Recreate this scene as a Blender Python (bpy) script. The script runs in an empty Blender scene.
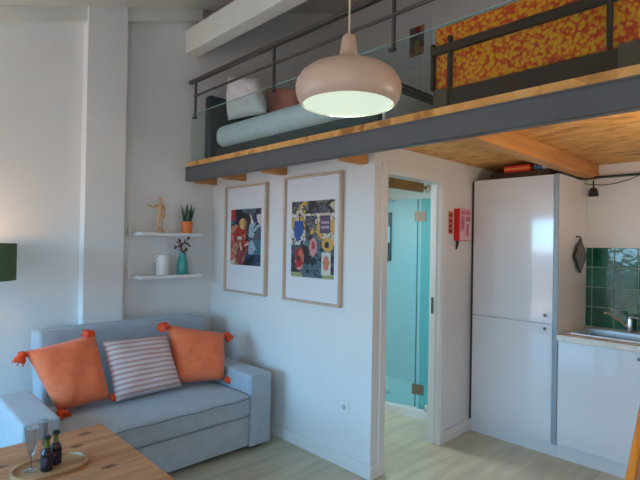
import bpy, bmesh, math, random
from mathutils import Vector, Matrix
random.seed(7)
C = bpy.context.scene.collection
SC = bpy.context.scene

# ------------------------------------------------------------------ camera
cam_d = bpy.data.cameras.new('camera'); cam = bpy.data.objects.new('camera', cam_d); C.objects.link(cam)
_r = Vector((0.6950, 0.7188, 0.01736)); _u = Vector((-0.0074, -0.0170, 0.99983)); _f = Vector((-0.7186, 0.6952, 0.00673))
_f.normalize(); _r = (_r - _f * _r.dot(_f)).normalized(); _u = _r.cross(_f)
cam.matrix_world = Matrix(((_r.x, _u.x, -_f.x, 0), (_r.y, _u.y, -_f.y, 0), (_r.z, _u.z, -_f.z, 1.56), (0, 0, 0, 1)))
cam_d.sensor_width = 36; cam_d.lens = 36 * 481.05 / 640; cam_d.clip_start = 0.02
SC.camera = cam

# ------------------------------------------------------------------ view
SC.view_settings.view_transform = 'Standard'; SC.view_settings.look = 'None'
SC.view_settings.gamma = 1; SC.view_settings.use_curve_mapping = False
SC.view_settings.exposure = 0.35

# ------------------------------------------------------------------ sky: blue above the horizon, warm sunlit town below it
W = bpy.data.worlds.new('sky'); SC.world = W; W.use_nodes = True
wn = W.node_tree.nodes; wl = W.node_tree.links; wn.clear()
wo = wn.new('ShaderNodeOutputWorld'); bg = wn.new('ShaderNodeBackground'); wl.new(bg.outputs[0], wo.inputs[0])
tc = wn.new('ShaderNodeTexCoord'); sx = wn.new('ShaderNodeSeparateXYZ'); wl.new(tc.outputs['Generated'], sx.inputs[0])
mr = wn.new('ShaderNodeMapRange'); mr.inputs[1].default_value = -1; mr.inputs[2].default_value = 1
wl.new(sx.outputs[2], mr.inputs[0])
cr = wn.new('ShaderNodeValToRGB'); wl.new(mr.outputs[0], cr.inputs[0]); wl.new(cr.outputs[0], bg.inputs[0])
e = cr.color_ramp.elements
e[0].position = 0.0; e[0].color = (0.44, 0.36, 0.30, 1)
e[1].position = 1.0; e[1].color = (0.09, 0.37, 1.0, 1)
for p, c in ((0.49, (0.50, 0.40, 0.34, 1)), (0.505, (0.36, 0.71, 1.0, 1)), (0.65, (0.18, 0.57, 1.0, 1))):
    k = e.new(p); k.color = c
bg.inputs[1].default_value = 13.5

def light(name, kind, loc, energy, color, size=0.1, size_y=None, rot=(0, 0, 0), portal=False):
    d = bpy.data.lights.new(name, kind); o = bpy.data.objects.new(name, d); C.objects.link(o)
    o.location = loc; o.rotation_euler = rot; d.energy = energy; d.color = color
    if kind == 'AREA':
        d.size = size
        if size_y: d.shape = 'RECTANGLE'; d.size_y = size_y
        d.cycles.is_portal = portal
    elif kind == 'POINT':
        d.shadow_soft_size = size
    return o

WIN_Y = -2.0
WINS = [(-4.0, -2.1, 0.12, 2.14), (0.35, 1.25, 0.12, 2.10)]
for (a, b, z0, z1) in WINS:        # daylight enters only through the two glazed openings
    light('window_portal', 'AREA', ((a + b) / 2, WIN_Y - 0.05, (z0 + z1) / 2), 1, (1, 1, 1), b - a, z1 - z0,
          (math.radians(90), 0, 0), True)

# ------------------------------------------------------------------ materials
MATS = {}
def mat(name, col, rough=0.6, metal=0.0, var=0.0, vscale=6.0, emit=None, estr=0, spec=0.5, bump=0.0, bscale=60, coat=0, stretch=None, trans=0.0, sheen=0):
    if name in MATS: return MATS[name]
    m = bpy.data.materials.new(name); m.use_nodes = True; MATS[name] = m
    n = m.node_tree.nodes; l = m.node_tree.links; b = n['Principled BSDF']
    b.inputs['Base Color'].default_value = (*col, 1); b.inputs['Roughness'].default_value = rough
    b.inputs['Metallic'].default_value = metal; b.inputs['Specular IOR Level'].default_value = spec
    b.inputs['Coat Weight'].default_value = coat; b.inputs['Coat Roughness'].default_value = 0.06
    b.inputs['Transmission Weight'].default_value = trans
    b.inputs['Sheen Weight'].default_value = sheen
    t = n.new('ShaderNodeTexCoord'); mp = n.new('ShaderNodeMapping'); l.new(t.outputs['Object'], mp.inputs[0])
    if stretch: mp.inputs['Scale'].default_value = stretch
    nz = n.new('ShaderNodeTexNoise'); nz.inputs['Scale'].default_value = vscale; nz.inputs['Detail'].default_value = 4
    l.new(mp.outputs[0], nz.inputs[0])
    if var > 0:
        r = n.new('ShaderNodeValToRGB'); l.new(nz.outputs[0], r.inputs[0]); l.new(r.outputs[0], b.inputs['Base Color'])
        r.color_ramp.elements[0].position = 0.3; r.color_ramp.elements[1].position = 0.7
        r.color_ramp.elements[0].color = (*[max(0, c * (1 - var)) for c in col], 1)
        r.color_ramp.elements[1].color = (*[min(1, c * (1 + var)) for c in col], 1)
    if bump > 0:
        nb = n.new('ShaderNodeTexNoise'); nb.inputs['Scale'].default_value = bscale; nb.inputs['Detail'].default_value = 3
        l.new(mp.outputs[0], nb.inputs[0])
        bp = n.new('ShaderNodeBump'); bp.inputs['Strength'].default_value = bump; bp.inputs['Distance'].default_value = 0.01
        l.new(nb.outputs[0], bp.inputs['Height']); l.new(bp.outputs[0], b.inputs['Normal'])
    if emit: b.inputs['Emission Color'].default_value = (*emit, 1); b.inputs['Emission Strength'].default_value = estr
    return m

def ramp_set(r, stops):
    el = r.color_ramp.elements
    while len(el) > 1: el.remove(el[-1])
    el[0].position = stops[0][0]; el[0].color = (*stops[0][1], 1)
    for p, c in stops[1:]:
        k = el.new(p); k.color = (*c, 1)

def pane(name, tint, refl=1.0, edge=None):
    """thin clear glass: tinted see-through plus fresnel reflection"""
    m = bpy.data.materials.new(name); m.use_nodes = True; n = m.node_tree.nodes; l = m.node_tree.links; n.clear()
    o = n.new('ShaderNodeOutputMaterial'); t = n.new('ShaderNodeBsdfTransparent'); g = n.new('ShaderNodeBsdfGlossy')
    t.inputs[0].default_value = (*tint, 1); g.inputs['Roughness'].default_value = 0.02
    f = n.new('ShaderNodeLayerWeight'); f.inputs[0].default_value = 0.5
    pw = n.new('ShaderNodeMath'); pw.operation = 'POWER'; pw.inputs[1].default_value = 5; l.new(f.outputs['Facing'], pw.inputs[0])
    mu = n.new('ShaderNodeMath'); mu.operation = 'MULTIPLY_ADD'; mu.inputs[1].default_value = 0.9; mu.inputs[2].default_value = 0.045 * refl; l.new(pw.outputs[0], mu.inputs[0]); mu.use_clamp = True
    x = n.new('ShaderNodeMixShader'); l.new(mu.outputs[0], x.inputs[0]); l.new(t.outputs[0], x.inputs[1]); l.new(g.outputs[0], x.inputs[2])
    l.new(x.outputs[0], o.inputs[0]); return m

def wood(name, dark, light_, axis='Y', scale=3.0, rough=0.5, knots=0.0, spec=0.4):
    m = bpy.data.materials.new(name); m.use_nodes = True; MATS[name] = m
    n = m.node_tree.nodes; l = m.node_tree.links; b = n['Principled BSDF']
    b.inputs['Roughness'].default_value = rough; b.inputs['Specular IOR Level'].default_value = spec
    t = n.new('ShaderNodeTexCoord'); mp = n.new('ShaderNodeMapping'); l.new(t.outputs['Object'], mp.inputs[0])
    s = {'X': (0.6, 9, 9), 'Y': (9, 0.6, 9), 'Z': (9, 9, 0.6)}[axis]; mp.inputs['Scale'].default_value = s
    nz = n.new('ShaderNodeTexNoise'); nz.inputs['Scale'].default_value = scale; nz.inputs['Detail'].default_value = 5; nz.inputs['Distortion'].default_value = 0.4
    l.new(mp.outputs[0], nz.inputs[0]); r = n.new('ShaderNodeValToRGB'); l.new(nz.outputs[0], r.inputs[0])
    ramp_set(r, [(0.3, dark), (0.55, [(a + c) / 2 for a, c in zip(dark, light_)]), (0.75, light_)])
    out = r.outputs[0]
    if knots > 0:
        m2 = n.new('ShaderNodeMapping'); l.new(t.outputs['Object'], m2.inputs[0])
        m2.inputs['Scale'].default_value = {'X': (2.6, 5, 0), 'Y': (5, 2.6, 0), 'Z': (5, 0, 2.6)}[axis]
        v = n.new('ShaderNodeTexVoronoi'); v.voronoi_dimensions = '2D'; v.inputs['Scale'].default_value = 1.1; l.new(m2.outputs[0], v.inputs[0])
        r2 = n.new('ShaderNodeValToRGB'); l.new(v.outputs['Distance'], r2.inputs[0])
        ramp_set(r2, [(0.0, (0, 0, 0)), (knots, (0.25, 0.25, 0.25)), (knots * 1.6, (1, 1, 1))])
        mx = n.new('ShaderNodeMix'); mx.data_type = 'RGBA'; l.new(r2.outputs[0], mx.inputs[0])
        mx.inputs[6].default_value = (dark[0] * 0.28, dark[1] * 0.25, dark[2] * 0.3, 1); l.new(out, mx.inputs[7]); out = mx.outputs[2]
    l.new(out, b.inputs['Base Color']); return m

WALL = mat('plaster', (0.80, 0.79, 0.78), 0.85, var=0.02, vscale=1.5, bump=0.08, bscale=25)
TRIMM = mat('trim_paint', (0.82, 0.81, 0.80), 0.45)
BEAMW = mat('beam_paint', (0.76, 0.75, 0.70), 0.6, var=0.04, vscale=3)
CEIL = mat('ceiling_paint', (0.72, 0.69, 0.62), 0.85, var=0.03, vscale=2)
LOFTC = mat('loft_ceiling_paint', (0.62, 0.55, 0.50), 0.85, var=0.03, vscale=2)
STEEL = mat('painted_steel', (0.112, 0.116, 0.128), 0.45, var=0.05, vscale=5)
RAIL = mat('rail_steel', (0.10, 0.085, 0.08), 0.4, metal=0.3)
GLOSS = mat('gloss_white_front', (0.76, 0.75, 0.78), 0.12, spec=0.5, coat=0.8)
CARC = mat('carcass_white', (0.72, 0.72, 0.74), 0.4)
PANELM = mat('side_panel', (0.84, 0.84, 0.84), 0.35)
EDGEG = mat('panel_edge', (0.30, 0.36, 0.42), 0.35)
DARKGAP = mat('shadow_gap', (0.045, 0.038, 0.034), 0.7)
SOFA = mat('sofa_fabric', (0.40, 0.46, 0.52), 0.95, var=0.07, vscale=14, bump=0.3, bscale=350, sheen=0.3)
SEAM = mat('sofa_seam', (0.20, 0.24, 0.28), 0.95)
ORANGE = mat('orange_fabric', (0.95, 0.20, 0.075), 0.95, var=0.08, vscale=20, bump=0.3, bscale=300, sheen=0.2)
TASSEL = mat('orange_yarn', (0.88, 0.09, 0.025), 0.95, var=0.2, vscale=60)
CHROME = mat('chrome', (0.75, 0.75, 0.76), 0.15, metal=1)
BRUSH = mat('brushed_steel', (0.78, 0.80, 0.82), 0.38, metal=1)
BLACK = mat('black_metal', (0.02, 0.02, 0.022), 0.45)
PEND = mat('pendant_shell', (0.60, 0.42, 0.32), 0.33, var=0.02)
PENDIN = mat('pendant_inside', (0.85, 0.85, 0.78), 0.6)
DIFF = mat('pendant_diffuser', (0.85, 0.9, 0.8), 0.5, emit=(0.80, 0.95, 0.70), estr=0.42)
CABLE = mat('tan_cable', (0.66, 0.55, 0.40), 0.6)
GREENS = mat('green_shade', (0.085, 0.15, 0.075), 0.8, var=0.06, vscale=30, bump=0.2, bscale=200)
POT = mat('orange_pot', (0.82, 0.20, 0.03), 0.4)
LEAF = mat('leaf_green', (0.035, 0.10, 0.05), 0.5, var=0.4, vscale=40)
TEAL = mat('teal_glaze', (0.06, 0.36, 0.36), 0.25, var=0.08)
DRIED = mat('dried_flower', (0.16, 0.04, 0.05), 0.8, var=0.3, vscale=50)
STEM = mat('stem_green', (0.08, 0.09, 0.04), 0.7)
CERAM = mat('white_ceramic', (0.80, 0.79, 0.76), 0.3)
BOTTLE = mat('dark_bottle_glass', (0.012, 0.010, 0.016), 0.12)
BNECK = mat('green_bottle_neck', (0.14, 0.16, 0.015), 0.2)
BLABEL = mat('bottle_label', (0.014, 0.009, 0.024), 0.5)
BLABEL2 = mat('bottle_label_text', (0.30, 0.12, 0.26), 0.5)
WORK = mat('worktop_stone', (0.80, 0.77, 0.71), 0.35, var=0.10, vscale=25)
RED = mat('red_plastic', (0.70, 0.012, 0.012), 0.4)
PINK = mat('pink_print', (0.62, 0.16, 0.24), 0.5, var=0.45, vscale=30)
PALEP = mat('pale_pink_print', (0.78, 0.50, 0.54), 0.5)
SIGNB = mat('sign_base', (0.72, 0.22, 0.16), 0.5)
BLUEP = mat('blue_print', (0.10, 0.17, 0.36), 0.5)
WHITEP = mat('white_plastic', (0.82, 0.82, 0.82), 0.4)
LINEN = mat('white_linen', (0.74, 0.80, 0.86), 0.95, var=0.05, vscale=10, bump=0.6, bscale=14)
PILLOWM = mat('pillow_cotton', (0.85, 0.79, 0.80), 0.95, bump=0.6, bscale=18)
PINKC = mat('coral_cotton', (0.70, 0.22, 0.16), 0.95, var=0.1)
RUSTC = mat('rust_blanket', (0.42, 0.17, 0.07), 0.95, var=0.2, vscale=20)
DARKF = mat('charcoal_fabric', (0.05, 0.06, 0.07), 0.9)
BASEF = mat('bed_base_fabric', (0.07, 0.09, 0.10), 0.9)
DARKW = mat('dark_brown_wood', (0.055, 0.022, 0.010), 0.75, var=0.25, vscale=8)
BROWNW = mat('brown_wood', (0.13, 0.075, 0.045), 0.5, var=0.2, vscale=8)
LILAC = mat('lilac_tone', (0.33, 0.22, 0.42), 0.9)
GREYQ = mat('grey_quilt', (0.24, 0.25, 0.26), 0.95)
GREYD = mat('dark_binding', (0.05, 0.05, 0.055), 0.9)
SHTILE = mat('bath_wall', (0.80, 0.84, 0.84), 0.3)
TRAYW = mat('shower_tray_white', (0.85, 0.87, 0.87), 0.3)
HINGE = mat('hinge_bronze', (0.30, 0.24, 0.18), 0.3, metal=0.8)
TOWEL = mat('towel_white', (0.85, 0.86, 0.86), 0.95)
TOWELB = mat('towel_teal', (0.04, 0.22, 0.24), 0.95)
TRACKW = mat('track_brown', (0.22, 0.13, 0.035), 0.5, var=0.15)
TERRA = mat('terracotta_roof', (0.55, 0.19, 0.09), 0.8, var=0.2, vscale=3)
PALEH = mat('pale_render', (0.60, 0.45, 0.36), 0.9, var=0.05)
FRAMEW = wood('frame_oak', (0.56, 0.40, 0.29), (0.70, 0.52, 0.40), 'Z', 4)
PAPER = mat('mount_paper', (0.80, 0.79, 0.82), 0.25, coat=0.3)
MANN = wood('mannequin_wood', (0.62, 0.33, 0.16), (0.78, 0.48, 0.27), 'Z', 6)
TABLEW = wood('table_pine', (0.46, 0.195, 0.085), (0.70, 0.36, 0.18), 'Y', 3.0, 0.45, knots=0.075)
TRAYO = wood('tray_wood', (0.42, 0.22, 0.10), (0.60, 0.36, 0.19), 'Y', 4, 0.4)
CHAIRW = wood('chair_varnish', (0.70, 0.15, 0.008), (0.92, 0.28, 0.02), 'Z', 5, 0.35)
JOIST = wood('joist_pine', (0.55, 0.24, 0.07), (0.78, 0.40, 0.14), 'Y', 3, 0.6)
GL_LOFT = pane('loft_glass', (0.90, 0.96, 0.955), 0.5)
GL_SH1 = pane('shower_glass_clear', (0.74, 0.93, 0.96), 1.0)
GL_SH2 = pane('shower_glass_deep', (0.50, 0.84, 0.86), 1.0)
GL_WIN = pane('window_glass', (0.97, 0.98, 0.98), 1.0)
GL_CUP = pane('flute_glass', (0.84, 0.86, 0.87), 6.5)
GL_EDGE = mat('glass_edge', (0.35, 0.52, 0.50), 0.2)

def osb():
    m = bpy.data.materials.new('chipboard'); m.use_nodes = True
    n = m.node_tree.nodes; l = m.node_tree.links; b = n['Principled BSDF']; b.inputs['Roughness'].default_value = 0.6
    t = n.new('ShaderNodeTexCoord'); mp = n.new('ShaderNodeMapping'); l.new(t.outputs['Object'], mp.inputs[0]); mp.inputs['Scale'].default_value = (12, 30, 12)
    v = n.new('ShaderNodeTexVoronoi'); v.inputs['Scale'].default_value = 1.1; l.new(mp.outputs[0], v.inputs[0])
    r = n.new('ShaderNodeValToRGB')
    sp = n.new('ShaderNodeSeparateColor'); l.new(v.outputs['Color'], sp.inputs[0])
    nz = n.new('ShaderNodeTexNoise'); nz.inputs['Scale'].default_value = 0.35; nz.inputs['Detail'].default_value = 5; l.new(mp.outputs[0], nz.inputs[0])
    mx = n.new('ShaderNodeMix'); mx.data_type = 'FLOAT'; mx.inputs[0].default_value = 0.72
    l.new(sp.outputs[0], mx.inputs[2]); l.new(nz.outputs[0], mx.inputs[3]); l.new(mx.outputs[0], r.inputs[0])
    ramp_set(r, [(0.28, (0.42, 0.17, 0.035)), (0.42, (0.74, 0.35, 0.09)), (0.6, (0.86, 0.46, 0.14)), (0.8, (0.92, 0.56, 0.20))])
    l.new(r.outputs[0], b.inputs['Base Color']); return m
OSB = osb()

def plankfloor():
    m = bpy.data.materials.new('plank_floor'); m.use_nodes = True
    n = m.node_tree.nodes; l = m.node_tree.links; b = n['Principled BSDF']; b.inputs['Roughness'].default_value = 0.38
    t = n.new('ShaderNodeTexCoord'); mp = n.new('ShaderNodeMapping'); l.new(t.outputs['Object'], mp.inputs[0])
    mp.inputs['Rotation'].default_value = (0, 0, math.radians(90))
    br = n.new('ShaderNodeTexBrick'); l.new(mp.outputs[0], br.inputs[0]); br.inputs['Scale'].default_value = 1
    br.inputs['Brick Width'].default_value = 1.25; br.inputs['Row Height'].default_value = 0.19; br.inputs['Mortar Size'].default_value = 0.0015
    br.inputs['Color1'].default_value = (0.57, 0.54, 0.41, 1); br.inputs['Color2'].default_value = (0.63, 0.60, 0.46, 1); br.inputs['Mortar'].default_value = (0.40, 0.34, 0.25, 1)
    mp2 = n.new('ShaderNodeMapping'); l.new(t.outputs['Object'], mp2.inputs[0]); mp2.inputs['Scale'].default_value = (7, 0.9, 1)
    nz = n.new('ShaderNodeTexNoise'); nz.inputs['Scale'].default_value = 2.5; nz.inputs['Detail'].default_value = 6; l.new(mp2.outputs[0], nz.inputs[0])
    r = n.new('ShaderNodeValToRGB'); l.new(nz.outputs[0], r.inputs[0]); ramp_set(r, [(0.3, (0.82, 0.82, 0.80)), (0.7, (1.06, 1.06, 1.05))])
    mx = n.new('ShaderNodeMix'); mx.data_type = 'RGBA'; mx.blend_type = 'MULTIPLY'; mx.inputs[0].default_value = 1
    l.new(br.outputs[0], mx.inputs[6]); l.new(r.outputs[0], mx.inputs[7]); l.new(mx.outputs[2], b.inputs['Base Color']); return m
FLOORM = plankfloor()

def floral():
    m = bpy.data.materials.new('orange_floral_fabric'); m.use_nodes = True
    n = m.node_tree.nodes; l = m.node_tree.links; b = n['Principled BSDF']; b.inputs['Roughness'].default_value = 0.9
    t = n.new('ShaderNodeTexCoord')
    wn_ = n.new('ShaderNodeTexNoise'); wn_.inputs['Scale'].default_value = 40; l.new(t.outputs['Object'], wn_.inputs[0])
    vm = n.new('ShaderNodeVectorMath'); vm.operation = 'MULTIPLY_ADD'; vm.inputs[1].default_value = (0.022, 0.022, 0.022)
    l.new(wn_.outputs['Color'], vm.inputs[0]); l.new(t.outputs['Object'], vm.inputs[2])
    v = n.new('ShaderNodeTexVoronoi'); v.inputs['Scale'].default_value = 50; l.new(vm.outputs[0], v.inputs[0])
    r = n.new('ShaderNodeValToRGB'); l.new(v.outputs['Distance'], r.inputs[0])
    ramp_set(r, [(0.0, (0.55, 0.12, 0.0)), (0.12, (0.90, 0.42, 0.005)), (0.46, (0.90, 0.33, 0.0)), (0.62, (0.80, 0.09, 0.0)), (0.9, (0.60, 0.03, 0.0))])
    l.new(r.outputs[0], b.inputs['Base Color']); return m
FLORAL = floral()

def stripes():
    m = bpy.data.materials.new('striped_cotton'); m.use_nodes = True
    n = m.node_tree.nodes; l = m.node_tree.links; b = n['Principled BSDF']; b.inputs['Roughness'].default_value = 0.95
    t = n.new('ShaderNodeTexCoord'); s = n.new('ShaderNodeSeparateXYZ'); l.new(t.outputs['UV'], s.inputs[0])
    a = n.new('ShaderNodeMath'); a.operation = 'MULTIPLY'; a.inputs[1].default_value = 12.0; l.new(s.outputs[1], a.inputs[0])
    f = n.new('ShaderNodeMath'); f.operation = 'FRACT'; l.new(a.outputs[0], f.inputs[0])
    r = n.new('ShaderNodeValToRGB'); l.new(f.outputs[0], r.inputs[0])
    ramp_set(r, [(0.0, (0.74, 0.62, 0.61)), (0.50, (0.74, 0.62, 0.61)), (0.60, (0.56, 0.33, 0.31)), (0.90, (0.56, 0.33, 0.31)), (1.0, (0.74, 0.62, 0.61))])
    l.new(r.outputs[0], b.inputs['Base Color']); return m
STRIPE = stripes()

def attrmat(name):
    m = bpy.data.materials.new(name); m.use_nodes = True
    n = m.node_tree.nodes; l = m.node_tree.links; b = n['Principled BSDF']; b.inputs['Roughness'].default_value = 0.3; b.inputs['Coat Weight'].default_value = 0.3
    a = n.new('ShaderNodeAttribute'); a.attribute_name = 'ink'; l.new(a.outputs['Color'], b.inputs['Base Color']); return m
INK = attrmat('printed_ink')

def tilemat():
    m = bpy.data.materials.new('green_tile_glaze'); m.use_nodes = True
    n = m.node_tree.nodes; l = m.node_tree.links; b = n['Principled BSDF']; b.inputs['Roughness'].default_value = 0.08
    t = n.new('ShaderNodeTexCoord'); nz = n.new('ShaderNodeTexNoise'); nz.inputs['Scale'].default_value = 7; nz.inputs['Detail'].default_value = 3; l.new(t.outputs['Object'], nz.inputs[0])
    r = n.new('ShaderNodeValToRGB'); l.new(nz.outputs[0], r.inputs[0]); ramp_set(r, [(0.3, (0.004, 0.075, 0.035)), (0.7, (0.012, 0.16, 0.095))])
    l.new(r.outputs[0], b.inputs['Base Color'])
    bp = n.new('ShaderNodeBump'); bp.inputs['Strength'].default_value = 0.25; bp.inputs['Distance'].default_value = 0.02; l.new(nz.outputs[0], bp.inputs['Height']); l.new(bp.outputs[0], b.inputs['Normal'])
    return m
TILE = tilemat()
GROUT = mat('tile_grout', (0.42, 0.52, 0.44), 0.8)

# ------------------------------------------------------------------ mesh helpers (everything is written in world metres)
ORG = {}
def nb(): return bmesh.new()
def box(bm, x0, x1, y0, y1, z0, z1, bev=0.0, seg=2, M=None):
    r = bmesh.ops.create_cube(bm, size=1); vs = r['verts']
    for v in vs:
        v.co = Vector(((x0 + x1) / 2 + v.co.x * (x1 - x0), (y0 + y1) / 2 + v.co.y * (y1 - y0), (z0 + z1) / 2 + v.co.z * (z1 - z0)))
    if bev > 0:
        es = list({e_ for v in vs for e_ in v.link_edges})
        q = bmesh.ops.bevel(bm, geom=es, offset=bev, segments=seg, affect='EDGES', profile=0.5)
        vs = list({v for f in q['faces'] for v in f.verts} | {v for v in vs if v.is_valid})
    if M is not None:
        for v in vs: v.co = M @ v.co
    return vs
def lathe(bm, c, prof, seg=32, axis='Z', M=None):
    rings = []; c = Vector(c)
    for r, z in prof:
        ring = []
        for i in range(seg):
            a = 2 * math.pi * i / seg
            p = Vector((r * math.cos(a), r * math.sin(a), z))
            if axis == 'X': p = Vector((p.z, p.x, p.y))
            if axis == 'Y': p = Vector((p.y, p.z, p.x))
            if M is not None: p = M @ p
            ring.append(bm.verts.new(c + p))
        rings.append(ring)
    for a, b in zip(rings, rings[1:]):
        for i in range(seg):
            bm.faces.new((a[i], a[(i + 1) % seg], b[(i + 1) % seg], b[i]))
    return rings
def solid_lathe(bm, c, prof, seg=32, axis='Z', M=None):
    rg = lathe(bm, c, prof, seg, axis, M)
    bm.faces.new(list(reversed(rg[0]))); bm.faces.new(rg[-1])
def tube(bm, pts, rad, seg=8, caps=True):
    pts = [Vector(p) for p in pts]; rs = rad if isinstance(rad, (list, tuple)) else [rad] * len(pts)
    rings = []
    for i, p in enumerate(pts):
        d = (pts[min(i + 1, len(pts) - 1)] - pts[max(i - 1, 0)]).normalized()
        a = d.orthogonal().normalized() if abs(d.z) > 0.99 else d.cross(Vector((0, 0, 1))).normalized()
        b = d.cross(a)
        rings.append([bm.verts.new(p + (a * math.cos(2 * math.pi * k / seg) + b * math.sin(2 * math.pi * k / seg)) * rs[i]) for k in range(seg)])
    for a, b in zip(rings, rings[1:]):
        for k in range(seg): bm.faces.new((a[k], a[(k + 1) % seg], b[(k + 1) % seg], b[k]))
    if caps: bm.faces.new(list(reversed(rings[0]))); bm.faces.new(rings[-1])
def prism(bm, poly, z0, z1):
    a = [bm.verts.new((x, y, z0)) for x, y in poly]; b = [bm.verts.new((x, y, z1)) for x, y in poly]; n = len(poly)
    bm.faces.new(list(reversed(a))); bm.faces.new(b)
    for i in range(n): bm.faces.new((a[i], a[(i + 1) % n], b[(i + 1) % n], b[i]))
def ell(bm, c, r, seg=16, M=None):
    q = bmesh.ops.create_uvsphere(bm, u_segments=seg, v_segments=max(6, seg // 2), radius=1)
    for v in q['verts']:
        p = Vector((v.co.x * r[0], v.co.y * r[1], v.co.z * r[2]))
        if M is not None: p = M @ p
        v.co = p + Vector(c)
def obj(name, bm, m, parent=None, label=None, smooth=True, angle=35):
    bmesh.ops.recalc_face_normals(bm, faces=bm.faces[:])
    if parent is not None: o0 = ORG[parent.name]
    else:
        xs = [v.co for v in bm.verts]
        o0 = Vector(((min(p.x for p in xs) + max(p.x for p in xs)) / 2, (min(p.y for p in xs) + max(p.y for p in xs)) / 2, min(p.z for p in xs)))
    for v in bm.verts: v.co -= o0
    if smooth:
        for f in bm.faces: f.smooth = True
        for e_ in bm.edges:
            if len(e_.link_faces) == 2 and e_.calc_face_angle(0) > math.radians(angle): e_.smooth = False
            elif len(e_.link_faces) == 2:      # keep big flat faces truly flat beside their bevels
                a1, a2 = sorted(f.calc_area() for f in e_.link_faces)
                if a2 > 6 * a1 and e_.calc_face_angle(0) > math.radians(9): e_.smooth = False
    me = bpy.data.meshes.new(name); bm.to_mesh(me); bm.free()
    for mm in (m if isinstance(m, (list, tuple)) else [m]): me.materials.append(mm)
    o = bpy.data.objects.new(name, me); C.objects.link(o)
    ORG[o.name] = o0.copy()
    if parent is not None: o.parent = parent
    else: o.location = o0
    if label: o['label'] = label
    return o
def thing(name, label, cat, loc, group=None):
    o = bpy.data.objects.new(name, None); C.objects.link(o); o.empty_display_size = 0.05
    o.location = loc; o['label'] = label; o['category'] = cat
    if group: o['group'] = group
    ORG[o.name] = Vector(loc); return o
def tag(o, label, cat, group=None):
    o['label'] = label; o['category'] = cat
    if group: o['group'] = group
    return o
def struct(name, bm, m, parent=None, **k):
    o = obj(name, bm, m, parent, **k)
    if parent is None: o['kind'] = 'structure'
    return o
def bx(*a, **k):
    bm = nb(); box(bm, *a, **k); return bm

# ------------------------------------------------------------------ room shell
XL, XR, YB, YF = -4.06, 1.6, 4.38, -2.0
PW = 2.481                      # face of the picture wall
DW = -2.05                      # face of the door wall
def roofz(y): return 3.19 + 0.335 * (y - 0.72)
struct('floor', bx(XL - 0.1, XR + 0.1, YF - 0.1, YB + 0.1, -0.1, 0.0), FLOORM, smooth=False)
struct('wall_left', bx(XL - 0.12, XL, YF - 0.1, YB + 0.1, 0, 4.8), WALL, smooth=False)
struct('wall_right', bx(XR, XR + 0.12, YF - 0.1, YB + 0.1, 0, 4.8), WALL, smooth=False)
struct('wall_back', bx(XL, XR, YB, YB + 0.12, 0, 4.8), WALL, smooth=False)
bm = nb(); y0, y1 = YF - 0.12, YF
xs = [XL] + [v for w in WINS for v in w[:2]] + [XR]
for i in range(0, len(xs), 2): box(bm, xs[i], xs[i + 1], y0, y1, 0, 2.6)
for (a, b, z0, z1) in WINS: box(bm, a, b, y0, y1, 0, z0); box(bm, a, b, y0, y1, z1, 2.6)
struct('wall_front', bm, WALL, smooth=False)
for i, (a, b, z0, z1) in enumerate(WINS):
    fr = nb(); t = 0.055
    for (p, q, r_, s) in ((a, b, z0, z0 + t), (a, b, z1 - t, z1)): box(fr, p, q, YF - 0.09, YF - 0.03, r_, s, 0.004)
    for xc in (a + t / 2, (a + b) / 2, b - t / 2): box(fr, xc - t / 2, xc + t / 2, YF - 0.088, YF - 0.032, z0 + t, z1 - t, 0.004)
    w = struct('window_%d' % (i + 1), fr, TRIMM)
    obj('window_pane', bx(a + t, b - t, YF - 0.064, YF - 0.058, z0 + t, z1 - t), GL_WIN, w, smooth=False)
# pitched ceiling
def slab(x0, x1, ya, yb, za, zb, th):
    b_ = nb()
    v = [b_.verts.new(p) for p in ((x0, ya, za), (x1, ya, za), (x1, yb, zb), (x0, yb, zb), (x0, ya, za + th), (x1, ya, za + th), (x1, yb, zb + th), (x0, yb, zb + th))]
    for f in ((0, 1, 2, 3), (7, 6, 5, 4), (0, 4, 5, 1), (1, 5, 6, 2), (2, 6, 7, 3), (3, 7, 4, 0)): b_.faces.new([v[i] for i in f])
    return b_
struct('ceiling', slab(XL - .1, XR + .1, YF - .1, YB + .1, roofz(YF - .1), roofz(YB + .1), 0.12), CEIL, smooth=False)
# rafters resting on the white beam
for i, xr in enumerate([-4.06, -3.40, -2.74, -2.08, -1.42, -0.76, -0.10, 0.56, 1.2]):
    struct('trim_%d' % (i + 1), slab(xr + 0.001, xr + 0.08, YF, 2.29, roofz(YF) - 0.112, roofz(2.29) - 0.112, 0.112), BEAMW, smooth=False)
tag(struct('roof_beam', bx(XL, XR, 2.16, 2.29, 3.285, 3.50, bev=0.006), BEAMW), 'long white painted beam under the pitched ceiling', 'beam')
struct('pillar', bx(XL, -3.955, 1.28, 1.587, 0, 3.47), WALL, smooth=False)
# partition walls around the bathroom
struct('wall_picture', bx(XL, DW - 0.0, PW, PW + 0.08, 0, 2.24), WALL, smooth=False)
bm = nb(); DX0 = DW - 0.085
box(bm, DX0, DW, PW + 0.08, 2.61, 0, 2.24); box(bm, DX0, DW, 2.61, 3.31, 2.06, 2.24); box(bm, DX0, DW, 3.31, YB, 0, 2.24)
struct('wall_bathroom', bm, WALL, smooth=False)
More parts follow.
